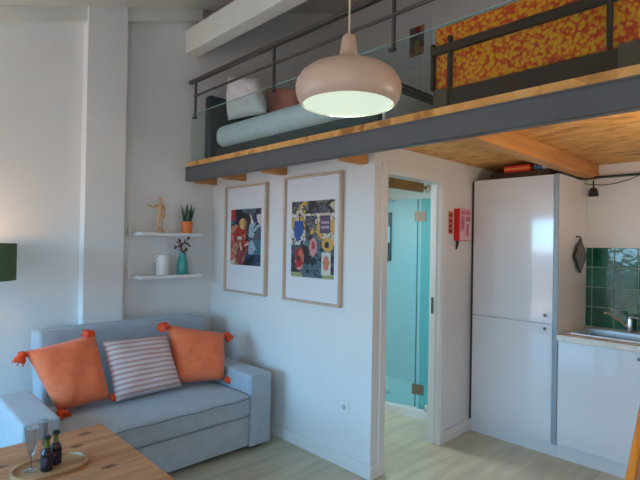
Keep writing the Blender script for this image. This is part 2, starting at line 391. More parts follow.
# door casing
bm = nb()
box(bm, DW, DW + 0.014, 2.552, 2.61, 0, 2.118, 0.003); box(bm, DW, DW + 0.014, 3.31, 3.368, 0, 2.118, 0.003); box(bm, DW, DW + 0.014, 2.61, 3.31, 2.06, 2.118, 0.003)
box(bm, DX0 - 0.01, DW + 0.004, 2.61, 2.622, 0, 2.06); box(bm, DX0 - 0.01, DW + 0.004, 3.298, 3.31, 0, 2.06); box(bm, DX0 - 0.01, DW + 0.004, 2.622, 3.298, 2.045, 2.06)
mat('knob_dark', (0.12, 0.12, 0.13), 0.35, metal=0.6)
dr = struct('door_1', bm, TRIMM)
obj('door_leaf_edge', bx(-2.128, -2.080, 3.285, 3.298, 0.01, 2.04, bev=0.003), TRIMM, dr)
bm = nb(); box(bm, -2.118, -2.098, 3.280, 3.286, 1.02, 1.15, 0.002)
obj('door_handle', bm, MATS['knob_dark'], dr, 'brushed steel recessed pull')
obj('door_track', bx(-2.135, -2.105, 2.64, 3.14, 1.965, 2.035, bev=0.003), TRACKW, dr, 'brown sliding door track')
bm = nb(); solid_lathe(bm, (-2.10, 3.185, 2.0), [(0.03, -0.02), (0.034, -0.01), (0.034, 0.01), (0.018, 0.02)], 24, 'X')
obj('track_wheel', bm, CHROME, dr, 'round chrome track roller')
# skirting
struct('baseboard_left', bx(XL, XL + 0.014, YF, 0.60, 0, 0.095, bev=0.003), TRIMM)
struct('baseboard_picture', bx(XL, DW + 0.014, PW - 0.014, PW, 0, 0.095, bev=0.003), TRIMM)
bm = nb(); box(bm, DW, DW + 0.014, PW, 2.552, 0, 0.095, 0.003); box(bm, DW, DW + 0.014, 3.368, 3.785, 0, 0.095, 0.003)
struct('baseboard_door', bm, TRIMM)

# ------------------------------------------------------------------ loft
bm = nb(); box(bm, XL, XR, 2.186, 2.197, 2.112, 2.238); box(bm, XL, XR, 2.18, 2.25, 2.112, 2.122); box(bm, XL, XR, 2.18, 2.25, 2.228, 2.238)
tag(struct('loft_beam', bm, STEEL, smooth=False), 'dark grey steel channel beam carrying the loft edge', 'beam')
fl = struct('loft_floor', bx(XL, XR, 2.20, YB, 2.241, 2.285), OSB, smooth=False)
for xj, w_ in ((-4.05, 0.06), (-3.575, 0.06), (-3.015, 0.06), (-2.18, 0.065)):
    struct('loft_joist', bx(xj, xj + w_, 2.26, PW, 2.10, 2.24, bev=0.003), JOIST)
for xj in (-1.335, -0.35, 0.6):
    struct('loft_joist', bx(xj, xj + 0.085, 2.20, YB, 2.125, 2.24, bev=0.003), JOIST)

# guard: one thing with glass panes, posts, rails
g = thing('loft_railing', 'dark steel handrail and glass balustrade along the loft edge', 'railing', (-1.8, 2.205, 2.285))
obj('handrail', bx(-4.04, 0.5, 2.188, 2.228, 3.005, 3.035, bev=0.004), RAIL, g)
bm = nb(); tube(bm, [(-3.95, 2.205, 2.880), (0.5, 2.205, 2.880)], 0.011, 10); obj('middle_rail', bm, RAIL, g)
for px_ in (-3.935, -2.80, -1.70, -0.55):
    p_ = obj('post', bx(px_ - 0.009, px_ + 0.009, 2.195, 2.215, 2.69, 3.005, bev=0.003), RAIL, g)
    obj('glass_clamp', bx(px_ - 0.030, px_ + 0.010, 2.186, 2.222, 2.672, 2.69, bev=0.004), RAIL, p_)
for a, b in ((-3.985, -2.75), (-2.735, -1.50), (-1.485, -0.25)):
    q = obj('glass_pane', bx(a, b, 2.200, 2.208, 2.285, 2.715), GL_LOFT, g, smooth=False)
    obj('pane_edge', bx(a, b, 2.1995, 2.2085, 2.715, 2.719), GL_EDGE, q, smooth=False)

# bed on the loft
bed = thing('bed', 'low bed on the loft with pale mattress and charcoal base', 'bed', (-2.9, 3.2, 2.285))
obj('bed_base', bx(-3.93, -1.98, 2.42, 3.85, 2.30, 2.43, bev=0.01), BASEF, bed)
obj('mattress', bx(-3.90, -1.94, 2.37, 3.90, 2.43, 2.63, bev=0.085, seg=5), LINEN, bed)
obj('headboard', bx(-4.04, -3.945, 2.36, 3.90, 2.29, 2.93, bev=0.02), DARKF, bed)
for y_ in (2.55, 3.75):
    obj('leg', bx(-3.90, -3.84, y_ - 0.03, y_ + 0.03, 2.285, 2.302), DARKW, bed); obj('leg', bx(-2.06, -2.0, y_ - 0.03, y_ + 0.03, 2.285, 2.302), DARKW, bed)

def pillow(bm, TL, TR, BR, BL, th=0.13, n=18, pinch=0.012, uvs=True, fold=0.004, seed=1):
    TL, TR, BR, BL = map(Vector, (TL, TR, BR, BL)); N = (TR - TL).cross(BL - TL).normalized(); rnd = random.Random(seed)
    uv = bm.loops.layers.uv.verify(); ctr = (TL + TR + BR + BL) / 4
    ph = [rnd.uniform(0, 6.28) for _ in range(4)]
    def P(u, v, s):
        a = u * 2 - 1; b = v * 2 - 1
        pu = a * (1 - pinch * (1 - b * b) * abs(a)); pv = b * (1 - pinch * (1 - a * a) * abs(b))
        uu = (pu + 1) / 2; vv = (pv + 1) / 2
        p = TL * (1 - uu) * (1 - vv) + TR * uu * (1 - vv) + BR * uu * vv + BL * (1 - uu) * vv
        h = (max(0, (1 - a ** 4)) * max(0, (1 - b ** 4))) ** 0.55
        w = fold * (math.sin(7 * a + 4 * b + ph[0]) + math.sin(9 * b - 5 * a + ph[1])) * h
        return p + N * s * (th / 2 * h + w)
    g_ = {}
    for s in (1, -1):
        for i in range(n + 1):
            for j in range(n + 1):
                ed = i in (0, n) or j in (0, n)
                if ed and s == -1: g_[(s, i, j)] = g_[(1, i, j)]
                else: g_[(s, i, j)] = bm.verts.new(P(i / n, j / n, s))
    for s in (1, -1):
        for i in range(n):
            for j in range(n):
                q = [(i, j), (i + 1, j), (i + 1, j + 1), (i, j + 1)]
                if s == -1: q.reverse()
                f = bm.faces.new([g_[(s, *k)] for k in q])
                for lp, k in zip(f.loops, q): lp[uv].uv = (k[0] / n, 1 - k[1] / n)
    return N
def cushion(name, corners, m, label, cat, th=0.14, group=None, seed=1, n=18, parent=None, **k):
    b_ = nb(); pillow(b_, *corners, th=th, seed=seed, n=n, **k); o = obj(name, b_, m, parent, smooth=True, angle=80)
    return tag(o, label, cat, group) if parent is None else o
cushion('pillow', ((-3.80, 2.46, 3.09), (-3.42, 2.54, 3.00), (-3.26, 2.50, 2.66), (-3.76, 2.44, 2.67)), PILLOWM,
        'white bed pillow propped beside the dark headboard on the loft', 'pillow', 0.17, seed=3)
cushion('pillow', ((-3.62, 2.76, 3.02), (-3.22, 2.82, 2.93), (-3.12, 2.76, 2.66), (-3.52, 2.74, 2.67)), PINKC,
        'coral pink pillow between the white pillow and the rust blanket', 'pillow', 0.12, seed=4)
bm = nb(); box(bm, -3.08, -2.35, 2.70, 3.6, 2.632, 2.80, 0.05, 4)
tag(obj('folded_blanket', bm, RUSTC), 'folded rust brown blanket lying on the loft mattress', 'blanket')

# patterned low footboard behind the pendant
def dotted():
    m = bpy.data.materials.new('dotted_dark_panel'); m.use_nodes = True
    n = m.node_tree.nodes; l = m.node_tree.links; b = n['Principled BSDF']; b.inputs['Roughness'].default_value = 0.8
    t = n.new('ShaderNodeTexCoord'); v = n.new('ShaderNodeTexVoronoi'); v.inputs['Scale'].default_value = 32; v.inputs['Randomness'].default_value = 0.15
    l.new(t.outputs['Object'], v.inputs[0]); r = n.new('ShaderNodeValToRGB'); l.new(v.outputs['Distance'], r.inputs[0])
    ramp_set(r, [(0.0, (0.24, 0.24, 0.20)), (0.3, (0.20, 0.20, 0.16)), (0.42, (0.045, 0.05, 0.045))]); l.new(r.outputs[0], b.inputs['Base Color']); return m
obj('footboard', bx(-1.935, -1.905, 2.36, 3.92, 2.555, 2.625, bev=0.004), dotted(), bed, 'dark dotted footboard rail')
obj('bed_skirt', bx(-1.93, -1.91, 2.40, 3.90, 2.287, 2.554), LINEN, bed, 'pale cloth end below the footboard', smooth=False)

# loft wall print
lp = thing('framed_print', 'small colourful print on pale mount hanging on the loft wall', 'picture', (-3.08, YB - 0.005, 3.50))
obj('mount', bx(-3.24, -2.87, YB - 0.012, YB - 0.001, 3.50, 4.03, bev=0.002), PAPER, lp)

def artwork(x0, x1, z0, z1, y, fn, nx=44, nz=66, sgn=-1):
    b_ = nb(); cl = b_.loops.layers.float_color.new('ink')
    vs = [[b_.verts.new((x0 + (x1 - x0) * i / nx, y, z0 + (z1 - z0) * j / nz)) for j in range(nz + 1)] for i in range(nx + 1)]
    for i in range(nx):
        for j in range(nz):
            f = b_.faces.new((vs[i][j], vs[i + 1][j], vs[i + 1][j + 1], vs[i][j + 1]))
            c = fn((i + .5) / nx, (j + .5) / nz)
            for lp_ in f.loops: lp_[cl] = (*c, 1)
    r = bmesh.ops.extrude_face_region(b_, geom=b_.faces[:])
    for v in r['geom']:
        if isinstance(v, bmesh.types.BMVert): v.co.y -= 0.0015 * sgn * -1
    return b_
def vor(seed, n, pal):
    rd = random.Random(seed); pts = [(rd.random(), rd.random(), rd.choice(pal)) for _ in range(n)]
    def f(u, v):
        u2 = u + 0.02 * math.sin(23 * v); v2 = v + 0.02 * math.sin(19 * u)
        d = sorted(((u2 - a) ** 2 + ((v2 - b) * 1.5) ** 2, c) for a, b, c in pts)[:2]
        return (0.02, 0.02, 0.03) if d[1][0] ** .5 - d[0][0] ** .5 < 0.008 else d[0][1]
    return f
NAVY, SLATE, CREAM, REDI, CORAL, OCH, TEALI, PALEB, BLK, WHT = (0.03, 0.05, 0.14), (0.08, 0.10, 0.13), (0.62, 0.50, 0.36), (0.42, 0.03, 0.03), (0.62, 0.14, 0.08), (0.62, 0.36, 0.08), (0.05, 0.18, 0.20), (0.34, 0.46, 0.55), (0.02, 0.02, 0.03), (0.65, 0.62, 0.58)
vA = vor(3, 80, [SLATE, NAVY, TEALI, SLATE, BLK]); vAr = vor(5, 90, [REDI, CORAL, REDI, (0.5, 0.22, 0.12), CREAM, (0.28, 0.04, 0.06)]); vAb = vor(8, 60, [PALEB, SLATE, PALEB, TEALI, WHT, NAVY])
def art1(u, v):
    if ((u - 0.42) / 0.13) ** 2 + ((v - 0.74) / 0.10) ** 2 < 1: return (0.62, 0.40, 0.17) if u < .46 else (0.30, 0.15, 0.08)
    if ((u - 0.44) / 0.24) ** 2 + ((v - 0.80) / 0.14) ** 2 < 1: return BLK
    if ((u - 0.18) / 0.26) ** 2 + ((v - 0.5) / 0.22) ** 2 < 1 or (u + (0.4 - v) * .5 < 0.62 and v < 0.42) or (0.3 < u < .52 and .3 < v < .64): return vAr(u, v)
    if u > 0.62 and 0.2 < v < 0.9: return vAb(u, v)
    if u < 0.16 and v > .8: return REDI
    return vA(u, v)
vB = vor(13, 130, [SLATE, NAVY, BLK, SLATE, TEALI]); vBt = vor(15, 150, [BLK, SLATE, CREAM, SLATE, OCH, (0.2, 0.18, 0.16)]); vBm = vor(17, 60, [CREAM, WHT, CREAM, OCH]); vBr = vor(19, 40, [CORAL, REDI, (0.65, 0.25, 0.2)])
def art2(u, v):
    def E(a, b, c, d): return ((u - a) / c) ** 2 + ((v - b) / d) ** 2 < 1
    if E(.20, .24, .12, .15): return vBr(u, v)
    if E(.53, .40, .09, .12): return (0.62, 0.28, 0.28) if not E(.53, .42, .04, .05) else (0.45, 0.05, 0.10)
    if E(.86, .43, .13, .09): return OCH if not E(.84, .43, .05, .04) else BLK
    if .73 < u < .93 and .05 < v < .33: return (0.62, 0.20, 0.12) if E(.83, .2, .07, .10) else WHT
    if .68 < u < .92 and .58 < v < .80: return (0.08, 0.05, 0.12) if (u < .71 or u > .89 or v < .61 or v > .77) else ((0.42, 0.32, 0.45) if int(v * 30) % 2 else (0.10, 0.08, 0.14))
    if .06 < u < .30 and .45 + abs(u - .16) < v < .74: return (0.02, 0.09, 0.32)
    if E(.52, .22, .28, .34) : return (0.08, 0.16, 0.20) if vB(u, v) != BLK else BLK
    if .34 < u < .62 and .52 < v < .8: return vBt(u, v)
    if v > .84: return vBt(u, v)
    if v < .06: return (0.35, 0.36, 0.16)
    if v > .42: return vBm(u, v)
    return vB(u, v)

def framed(x0, x1, z0, z1, ax0, ax1, az0, az1, fn, label):
    t = thing('framed_picture', label, 'picture', ((x0 + x1) / 2, PW, z0), None)
    b_ = nb(); w = 0.018; d0 = PW - 0.038; d1 = PW - 0.002
    box(b_, x0, x1, d0, d1, z0, z0 + w, 0.002); box(b_, x0, x1, d0, d1, z1 - w, z1, 0.002)
    box(b_, x0, x0 + w, d0, d1, z0 + w, z1 - w, 0.002); box(b_, x1 - w, x1, d0, d1, z0 + w, z1 - w, 0.002)
    obj('frame', b_, FRAMEW, t)
    mnt = obj('mount', bx(x0 + w, x1 - w, PW - 0.016, PW - 0.006, z0 + w, z1 - w), PAPER, t, smooth=False)
    obj('print', artwork(ax0, ax1, az0, az1, PW - 0.0165, fn), INK, mnt, smooth=False)
framed(-3.795, -3.180, 1.108, 2.060, -3.715, -3.265, 1.355, 1.850, art1, 'left framed abstract print in reds and greys above the sofa end')
framed(-2.950, -2.325, 1.108, 2.075, -2.868, -2.400, 1.300, 1.878, art2, 'right framed abstract print in navy, yellow and coral beside the doorway')
vC = vor(23, 24, [(0.5, 0.25, 0.1), (0.35, 0.3, 0.1), (0.3, 0.05, 0.05), (0.12, 0.2, 0.2), (0.15, 0.12, 0.1)])
b_ = artwork(-3.145, -2.955, 3.62, 3.94, YB - 0.0125, vC, 20, 30)
obj('print', b_, INK, bpy.data.objects['framed_print'], smooth=False)

# day bed with orange flowered fabric behind the glass
db = thing('daybed', 'dark framed daybed upholstered in orange flowered fabric behind the glass', 'daybed', (-0.9, 2.6, 2.285))
obj('side_panel', bx(-1.515, -0.30, 2.36, 2.39, 2.325, 2.43, bev=0.003), DARKW, db, 'dark brown lower side panel')
for x_ in (-1.515, -0.60, 0.28): obj('leg', bx(x_, x_ + 0.18 if x_ > -1 else x_ + 0.085, 2.335, 2.40, 2.286, 2.435, bev=0.003), BROWNW, db)
obj('upholstered_back', bx(-1.535, 0.40, 2.37, 2.46, 2.436, 2.80, bev=0.02, seg=3), FLORAL, db, 'orange fabric with small yellow flowers')
obj('frame_rail', bx(-1.538, 0.40, 2.335, 2.366, 2.635, 2.680, bev=0.003), DARKW, db)
for x_ in (-1.538, -1.43, -0.645, 0.30): obj('frame_post', bx(x_, x_ + 0.018, 2.337, 2.368, 2.435, 2.72 if x_ > -1.5 else 2.70, bev=0.002), DARKW, db)
obj('seat', bx(-1.49, 0.40, 2.465, 3.25, 2.40, 2.56, bev=0.03, seg=3), FLORAL, db)
cushion('cushion', ((-1.36, 2.52, 2.86), (-1.02, 2.52, 2.84), (-1.02, 2.54, 2.565), (-1.36, 2.54, 2.565)), LILAC,
        'lilac padded shape standing behind the orange daybed back', 'cushion', 0.1, seed=9)  # padded shape filling an unidentified purple patch above the daybed

# ------------------------------------------------------------------ kitchen
KF = 3.76
tc_ = thing('tall_cabinet', 'tall glossy white fridge cabinet with two doors', 'cabinet', (-1.70, 4.06, 0))
obj('cabinet_body', bx(-2.018, -1.366, 3.782, 4.37, 0.095, 2.105), CARC, tc_, smooth=False)
obj('gap_shade_strip', bx(-2.049, -2.021, 3.784, 3.80, 0.095, 2.105), DARKGAP, tc_, 'dark strip painted as gap shade beside the wall', smooth=False)  # near-black colour paints the shade inside the gap at the wall
for z0, z1, kz in ((0.103, 0.980, 0.945), (0.986, 2.108, 1.045)):
    d_ = obj('door', bx(-2.020, -1.372, KF, KF + 0.02, z0, z1, bev=0.0015), GLOSS, tc_)
    b_ = nb(); solid_lathe(b_, (-1.425, KF, kz), [(0.010, -0.016), (0.012, -0.012), (0.006, -0.004), (0.006, 0.0)], 16, 'Y')
    obj('knob', b_, mat('knob_grey', (0.16, 0.16, 0.17), 0.4), d_)
obj('side_panel', bx(-1.352, -1.334, 3.757, 4.37, 0.098, 2.11, bev=0.001), PANELM, tc_)
obj('panel_edge', bx(-1.366, -1.334, 3.748, 3.757, 0.098, 2.11, bev=0.001), EDGEG, tc_, 'grey edging strip')
obj('plinth', bx(-2.035, -1.334, 3.78, 3.796, 0.0, 0.096), CARC, tc_, smooth=False)

def base_cab(x0, x1, label, kx):
    t = thing('base_cabinet', label, 'cabinet', ((x0 + x1) / 2, 4.06, 0))
    obj('cabinet_body', bx(x0, x1, 3.782, 4.37, 0.095, 0.70 if kx < -.5 else 0.872), CARC, t, smooth=False)
    d_ = obj('door', bx(x0 + 0.003, x1 - 0.003, KF, KF + 0.02, 0.103, 0.868, bev=0.0015), GLOSS, t)
    b_ = nb(); solid_lathe(b_, (kx, KF, 0.825), [(0.010, -0.016), (0.012, -0.012), (0.006, -0.004), (0.006, 0.0)], 16, 'Y')
    obj('knob', b_, MATS['knob_grey'], d_)
    obj('plinth', bx(x0, x1, 3.78, 3.796, 0, 0.096), CARC, t, smooth=False)
base_cab(-1.333, -0.77, 'white base cabinet under the sink beside the tall cabinet', -0.815)
base_cab(-0.769, -0.17, 'white base cabinet right of the sink cabinet', -0.72)
# worktop with a cut out for the sink
SX0, SX1, SY0, SY1 = -1.27, -0.68, 3.90, 4.24
bm = nb()
for a in ((-1.333, SX0, 3.735, YB - .001), (SX1, -0.17, 3.735, YB - .001), (SX0, SX1, 3.735, SY0), (SX0, SX1, SY1, YB - .001)): box(bm, *a, 0.873, 0.915)
tag(obj('worktop', bm, WORK, smooth=False), 'pale beige worktop around the steel sink', 'worktop')
sk = thing('sink', 'stainless steel sink set into the pale worktop', 'sink', (-0.97, 4.07, 0.73))
bm = nb()
for a in ((SX0 - .015, SX1 + .015, SY0 - .015, SY0 + .012), (SX0 - .015, SX1 + .015, SY1 - .012, SY1 + .015)): box(bm, *a, 0.9152, 0.919)
for a in ((SX0 - .015, SX0 + .012, SY0 + .012, SY1 - .012), (SX1 - .012, SX1 + .015, SY0 + .012, SY1 - .012)): box(bm, *a, 0.9152, 0.919)
obj('rim', bm, BRUSH, sk)
bm = nb(); box(bm, SX0 + .012, SX1 - .012, SY0 + .012, SY1 - .012, 0.79, 0.795)
for a in ((SX0 + .008, SX0 + .012, SY0 + .008, SY1 - .008), (SX1 - .012, SX1 - .008, SY0 + .008, SY1 - .008), (SX0 + .012, SX1 - .012, SY0 + .008, SY0 + .012), (SX0 + .012, SX1 - .012, SY1 - .012, SY1 - .008)): box(bm, *a, 0.79, 0.917)
obj('bowl', bm, BRUSH, sk, smooth=False)
bm = nb(); solid_lathe(bm, (-0.97, 4.07, 0.7955), [(0.035, 0), (0.035, 0.002), (0.02, 0.004)], 24); obj('drain', bm, CHROME, sk)
fc = thing('faucet', 'chrome mixer tap at the back of the sink', 'tap', (-1.0, 4.305, 0.915))
bm = nb(); solid_lathe(bm, (-1.0, 4.305, 0.916), [(0.028, 0), (0.028, 0.006), (0.022, 0.012), (0.022, 0.09), (0.019, 0.105), (0.010, 0.11)], 24); obj('body', bm, CHROME, fc)
bm = nb(); tube(bm, [(-1.015, 4.297, 0.955), (-1.05, 4.25, 1.005), (-1.115, 4.17, 1.062), (-1.135, 4.15, 1.062)], [0.012, 0.012, 0.011, 0.011], 12); obj('spout', bm, CHROME, fc)
bm = nb(); tube(bm, [(-1.0, 4.305, 1.026), (-0.985, 4.30, 1.036), (-0.93, 4.28, 1.034)], [0.016, 0.011, 0.009], 12); obj('lever', bm, CHROME, fc)
# backsplash
bs = thing('backsplash', 'glossy dark green square tile backsplash above the worktop', 'backsplash', (-0.75, YB - 0.004, 0.915))
obj('grout', bx(-1.333, -0.17, YB - 0.006, YB - 0.0005, 0.916, 1.562), GROUT, bs, smooth=False)
bm = nb(); pitch = 0.1625; x_ = -1.333; first = True
while x_ < -0.17:
    w_ = 0.048 if first else pitch
    for r_ in range(4):
        zt = 1.562 - r_ * pitch; zb = max(0.917, zt - pitch + 0.007)
        box(bm, x_ + 0.001, min(-0.17, x_ + w_ - 0.006), YB - 0.012, YB - 0.0062, zb, zt, 0.0015, 1)
    x_ += w_; first = False
obj('tiles', bm, TILE, bs)
# oven mitt style potholder
ph = thing('potholder', 'grey quilted potholder hanging on the side of the tall cabinet', 'potholder', (-1.33, 4.17, 1.36))
Mx = Matrix.Translation((-1.305, 4.13, 1.495)) @ Matrix.Rotation(math.radians(-6), 4, 'Z') @ Matrix.Diagonal((1, .8, 1.05, 1)) @ Matrix.Rotation(math.radians(45), 4, 'X')
bm = nb(); box(bm, -0.006, 0.006, -0.088, 0.088, -0.088, 0.088, 0.004, 2, M=Mx); obj('quilted_square', bm, GREYQ, ph)
bm = nb()
for s in (-1, 1): box(bm, -0.008, 0.008, -0.09, 0.09, s * 0.088 - 0.006, s * 0.088 + 0.006, 0.002, 1, M=Mx); box(bm, -0.008, 0.008, s * 0.088 - 0.006, s * 0.088 + 0.006, -0.09, 0.09, 0.002, 1, M=Mx)
for k_ in (-0.05, 0, 0.05): box(bm, 0.0055, 0.0075, -0.085, 0.085, k_ - 0.002, k_ + 0.002, M=Mx)
obj('dark_binding', bm, GREYD, ph)
bm = nb(); tube(bm, [(-1.292, 4.12, 1.622), (-1.30, 4.11, 1.64), (-1.312, 4.12, 1.652), (-1.30, 4.13, 1.64), (-1.292, 4.123, 1.622)], 0.003, 6); obj('hanging_loop', bm, GREYD, ph)
bm = nb(); tube(bm, [(-1.333, 4.12, 1.648), (-1.314, 4.12, 1.646), (-1.310, 4.12, 1.656)], 0.005, 8)
tag(obj('wall_hook', bm, BLACK), 'small dark hook on the cabinet side above the potholder', 'hook')
# spotlight rail
sr = thing('spotlight_rail', 'black spotlight rail with cone spot above the green tiles', 'light', (-0.8, 4.27, 2.0))
obj('rail', bx(-1.46, -0.30, 4.255, 4.275, 2.116, 2.135, bev=0.003), BLACK, sr)
bm = nb(); tube(bm, [(-1.255, 4.265, 2.105), (-1.255, 4.265, 2.04)], 0.006, 8); sp_ = obj('spot_arm', bm, BLACK, sr)
bm = nb(); lathe(bm, (-1.255, 4.265, 1.975), [(0.030, 0.0), (0.038, 0.002), (0.034, 0.04), (0.022, 0.066), (0.0, 0.070)], 24); obj('spot_shade', bm, BLACK, sr)
bm = nb(); tube(bm, [(-1.40, 4.30, 2.105), (-1.30, 4.31, 2.08), (-1.19, 4.31, 2.065), (-1.10, 4.31, 2.075), (-1.0, 4.30, 2.10), (-0.93, 4.28, 2.125)], 0.0035, 6); obj('cable', bm, BLACK, sr)
# boxes on top of the cabinet
bm = nb(); box(bm, -1.78, -1.575, 3.80, 3.88, 2.160, 2.212, 0.002); o_ = tag(obj('carton', bm, RED), 'flat red and orange carton on the dark slab above the tall cabinet', 'box')
tag(obj('dark_slab', bx(-1.90, -1.42, 3.79, 4.05, 2.111, 2.159, bev=0.004), DARKW), 'dark flat slab lying on top of the tall cabinet', 'tray')  # flat slab filling the dark band below the carton
obj('orange_band', bx(-1.782, -1.573, 3.797, 3.882, 2.176, 2.192), mat('orange_print', (0.85, 0.28, 0.05), 0.5), o_, 'orange stripe', smooth=False)
bm = nb(); solid_lathe(bm, (-1.550, 3.84, 2.187), [(0.022, 0), (0.026, 0.003), (0.026, 0.062), (0.022, 0.065)], 24, 'X'); o_ = tag(obj('jar', bm, BLUEP), 'blue and white jar lying beside the red carton above the tall cabinet', 'jar')
bm = nb(); solid_lathe(bm, (-1.485, 3.84, 2.187), [(0.023, 0), (0.027, 0.003), (0.027, 0.045), (0.023, 0.048)], 24, 'X'); obj('lid', bm, WHITEP, o_, 'white lid')

# fire blanket and sign on the door wall
fb = thing('fire_blanket_case', 'red fire blanket case with pink printed front beside the doorway', 'fire blanket', (DW, 3.60, 1.62))
obj('case', bx(DW + 0.001, DW + 0.052, 3.485, 3.675, 1.60, 1.86, bev=0.006), RED, fb)
obj('printed_front', bx(DW + 0.052, DW + 0.054, 3.495, 3.668, 1.605, 1.855), PALEP, fb, 'pale pink printed front', smooth=False)
bm = nb()
for q in ((3.52, 3.68, 1.81, 1.845), (3.52, 3.58, 1.68, 1.80), (3.60, 3.67, 1.76, 1.80), (3.61, 3.65, 1.64, 1.74)): box(bm, DW + 0.054, DW + 0.0555, q[0] - 0.018, q[1] - 0.018, q[2], q[3])
obj('print', bm, PINK, bpy.data.objects['printed_front'], smooth=False)
bm = nb(); tube(bm, [(DW + 0.02, 3.52, 1.602), (DW + 0.022, 3.515, 1.58), (DW + 0.02, 3.51, 1.555), (DW + 0.018, 3.50, 1.53)], [0.011, 0.012, 0.009, 0.006], 8); obj('pull_tape', bm, BLACK, fb, 'black pull tape')
sg = thing('safety_sign', 'narrow red pictogram strip on the wall left of the red case', 'sign', (DW, 3.445, 1.66))
obj('plate', bx(DW + 0.001, DW + 0.004, 3.405, 3.465, 1.655, 1.835), SIGNB, sg, smooth=False)
bm = nb()
for k_, z_ in enumerate((1.80, 1.755, 1.715, 1.675)): box(bm, DW + 0.004, DW + 0.0052, 3.413, 3.457, z_ - 0.010, z_ + 0.014)
obj('pictograms', bm, mat('dark_red_print', (0.16, 0.02, 0.02), 0.5), sg, smooth=False)
# outlet
ol = thing('wall_outlet', 'white double outlet low on the picture wall', 'outlet', (-2.284, PW, 0.38))
obj('plate', bx(-2.325, -2.245, PW - 0.010, PW - 0.0005, 0.38, 0.46, bev=0.003), WHITEP, ol)
bm = nb(); solid_lathe(bm, (-2.285, PW - 0.0095, 0.42), [(0.020, -0.003), (0.020, 0.0)], 20, 'Y'); obj('socket', bm, mat('socket_grey', (0.5, 0.5, 0.5), 0.5), ol)

sw = thing('light_switch', 'small white light switch between doorway and tall cabinet', 'switch', (DW, 3.48, 1.185))
obj('plate', bx(DW + 0.001, DW + 0.009, 3.44, 3.52, 1.185, 1.265, bev=0.003), WHITEP, sw)
obj('rocker', bx(DW + 0.009, DW + 0.013, 3.455, 3.505, 1.20, 1.25, bev=0.002), TRIMM, sw)

# ------------------------------------------------------------------ bathroom
bm = nb(); box(bm, XL + 0.001, XL + 0.02, PW + 0.08, YB, 0, 2.24); box(bm, XL + .02, DX0, YB - 0.02, YB - 0.001, 0, 2.24); box(bm, DX0 - 0.012, DX0 - 0.001, 3.32, YB - .02, 0, 2.24)
struct('wall_shower', bm, SHTILE, smooth=False)
st = thing('shower_enclosure', 'glass shower enclosure on a white tray seen through the doorway', 'shower', (-2.9, 4.0, 0))
A = (-3.15, 3.50); B = (-2.51, 3.67); C2 = (-2.18, 3.76)
obj('tray', None or (lambda b_: (prism(b_, [(-3.55, 3.40), A, B, C2, (-2.18, YB - 0.022), (-3.55, YB - 0.022)], 0.0, 0.075), b_)[1])(nb()), TRAYW, st, smooth=False)
def vpane(b_, p, q, z0, z1, th=0.008):
    d = Vector((q[0] - p[0], q[1] - p[1], 0)).normalized(); n_ = Vector((-d.y, d.x, 0)) * th / 2
    prism(b_, [(p[0] - n_.x, p[1] - n_.y), (q[0] - n_.x, q[1] - n_.y), (q[0] + n_.x, q[1] + n_.y), (p[0] + n_.x, p[1] + n_.y)], z0, z1); return b_
off = 0.03
g1 = obj('glass_door', vpane(nb(), (A[0], A[1] + off), (B[0] - 0.004, B[1] + off), 0.09, 1.98), GL_SH1, st, smooth=False)
g2 = obj('glass_pane', vpane(nb(), (B[0] + 0.004, B[1] + off), (C2[0] - 0.0, C2[1] + off), 0.078, 1.98), GL_SH2, st, smooth=False)
bm = nb(); vpane(bm, (B[0] - 0.03, B[1] + off - 0.007), (B[0] - 0.026, B[1] + off - 0.006), 0.09, 1.98, 0.02); obj('seal_strip', bm, mat('seal_teal', (0.04, 0.22, 0.24), 0.4), st, smooth=False)
for z_ in (1.82, 0.25):
    b_ = nb(); vpane(b_, (B[0] - 0.05, B[1] + off - 0.018), (B[0] + 0.05, B[1] + off + 0.008), z_ - 0.045, z_ + 0.045, 0.024); obj('hinge', b_, HINGE, st, 'bronze glass hinge')
bm = nb(); solid_lathe(bm, (-2.42, 3.70, 0.075), [(0.02, 0), (0.02, 0.05), (0.012, 0.06)], 16); obj('glass_foot', bm, CHROME, st)
bm = nb(); solid_lathe(bm, (-3.0, 3.85, 0.0755), [(0.055, 0), (0.055, 0.004), (0.02, 0.008)], 24); obj('drain_cover', bm, CHROME, st)
bm = nb(); tube(bm, [(-3.30, YB - 0.022, 2.05), (-3.30, YB - 0.14, 2.06)], 0.010, 8); solid_lathe(bm, (-3.30, YB - 0.14, 2.03), [(0.045, 0), (0.045, 0.01), (0.012, 0.03)], 20)
tag(obj('overhead_shower', bm, CHROME), 'small chrome shower arm and head on the bathroom wall', 'shower')
tr = thing('towel_rail', 'black wall rail with white towel inside the bathroom', 'towel rail', (-3.42, YB - 0.022, 1.38))
bm = nb()
for a in ((-3.50, -3.34, 1.375, 1.40), (-3.50, -3.34, 1.895, 1.92)): box(bm, a[0], a[1], YB - 0.06, YB - 0.022, a[2], a[3], 0.002)
for a in ((-3.50, -3.475), (-3.365, -3.34)): box(bm, a[0], a[1], YB - 0.06, YB - 0.022, 1.40, 1.895, 0.002)
obj('frame', bm, BLACK, tr)
bm = nb(); box(bm, -3.49, -3.33, YB - 0.085, YB - 0.062, 1.58, 1.76, 0.008)
tag(obj('towel', bm, TOWEL), 'small white towel hanging over the black bathroom rail', 'towel')
bm = nb(); solid_lathe(bm, (-2.9, 3.15, 2.195), [(0.13, 0), (0.14, 0.02), (0.14, 0.044)], 32)
tag(obj('added_ceiling_lamp', bm, mat('added_bath_lamp', (0.9, 0.9, 0.9), 0.4, emit=(0.85, 0.97, 1.0), estr=3.0)), 'added unseen round white lamp brightening the bathroom', 'lamp')  # out of view, added to bring up the bathroom brightness
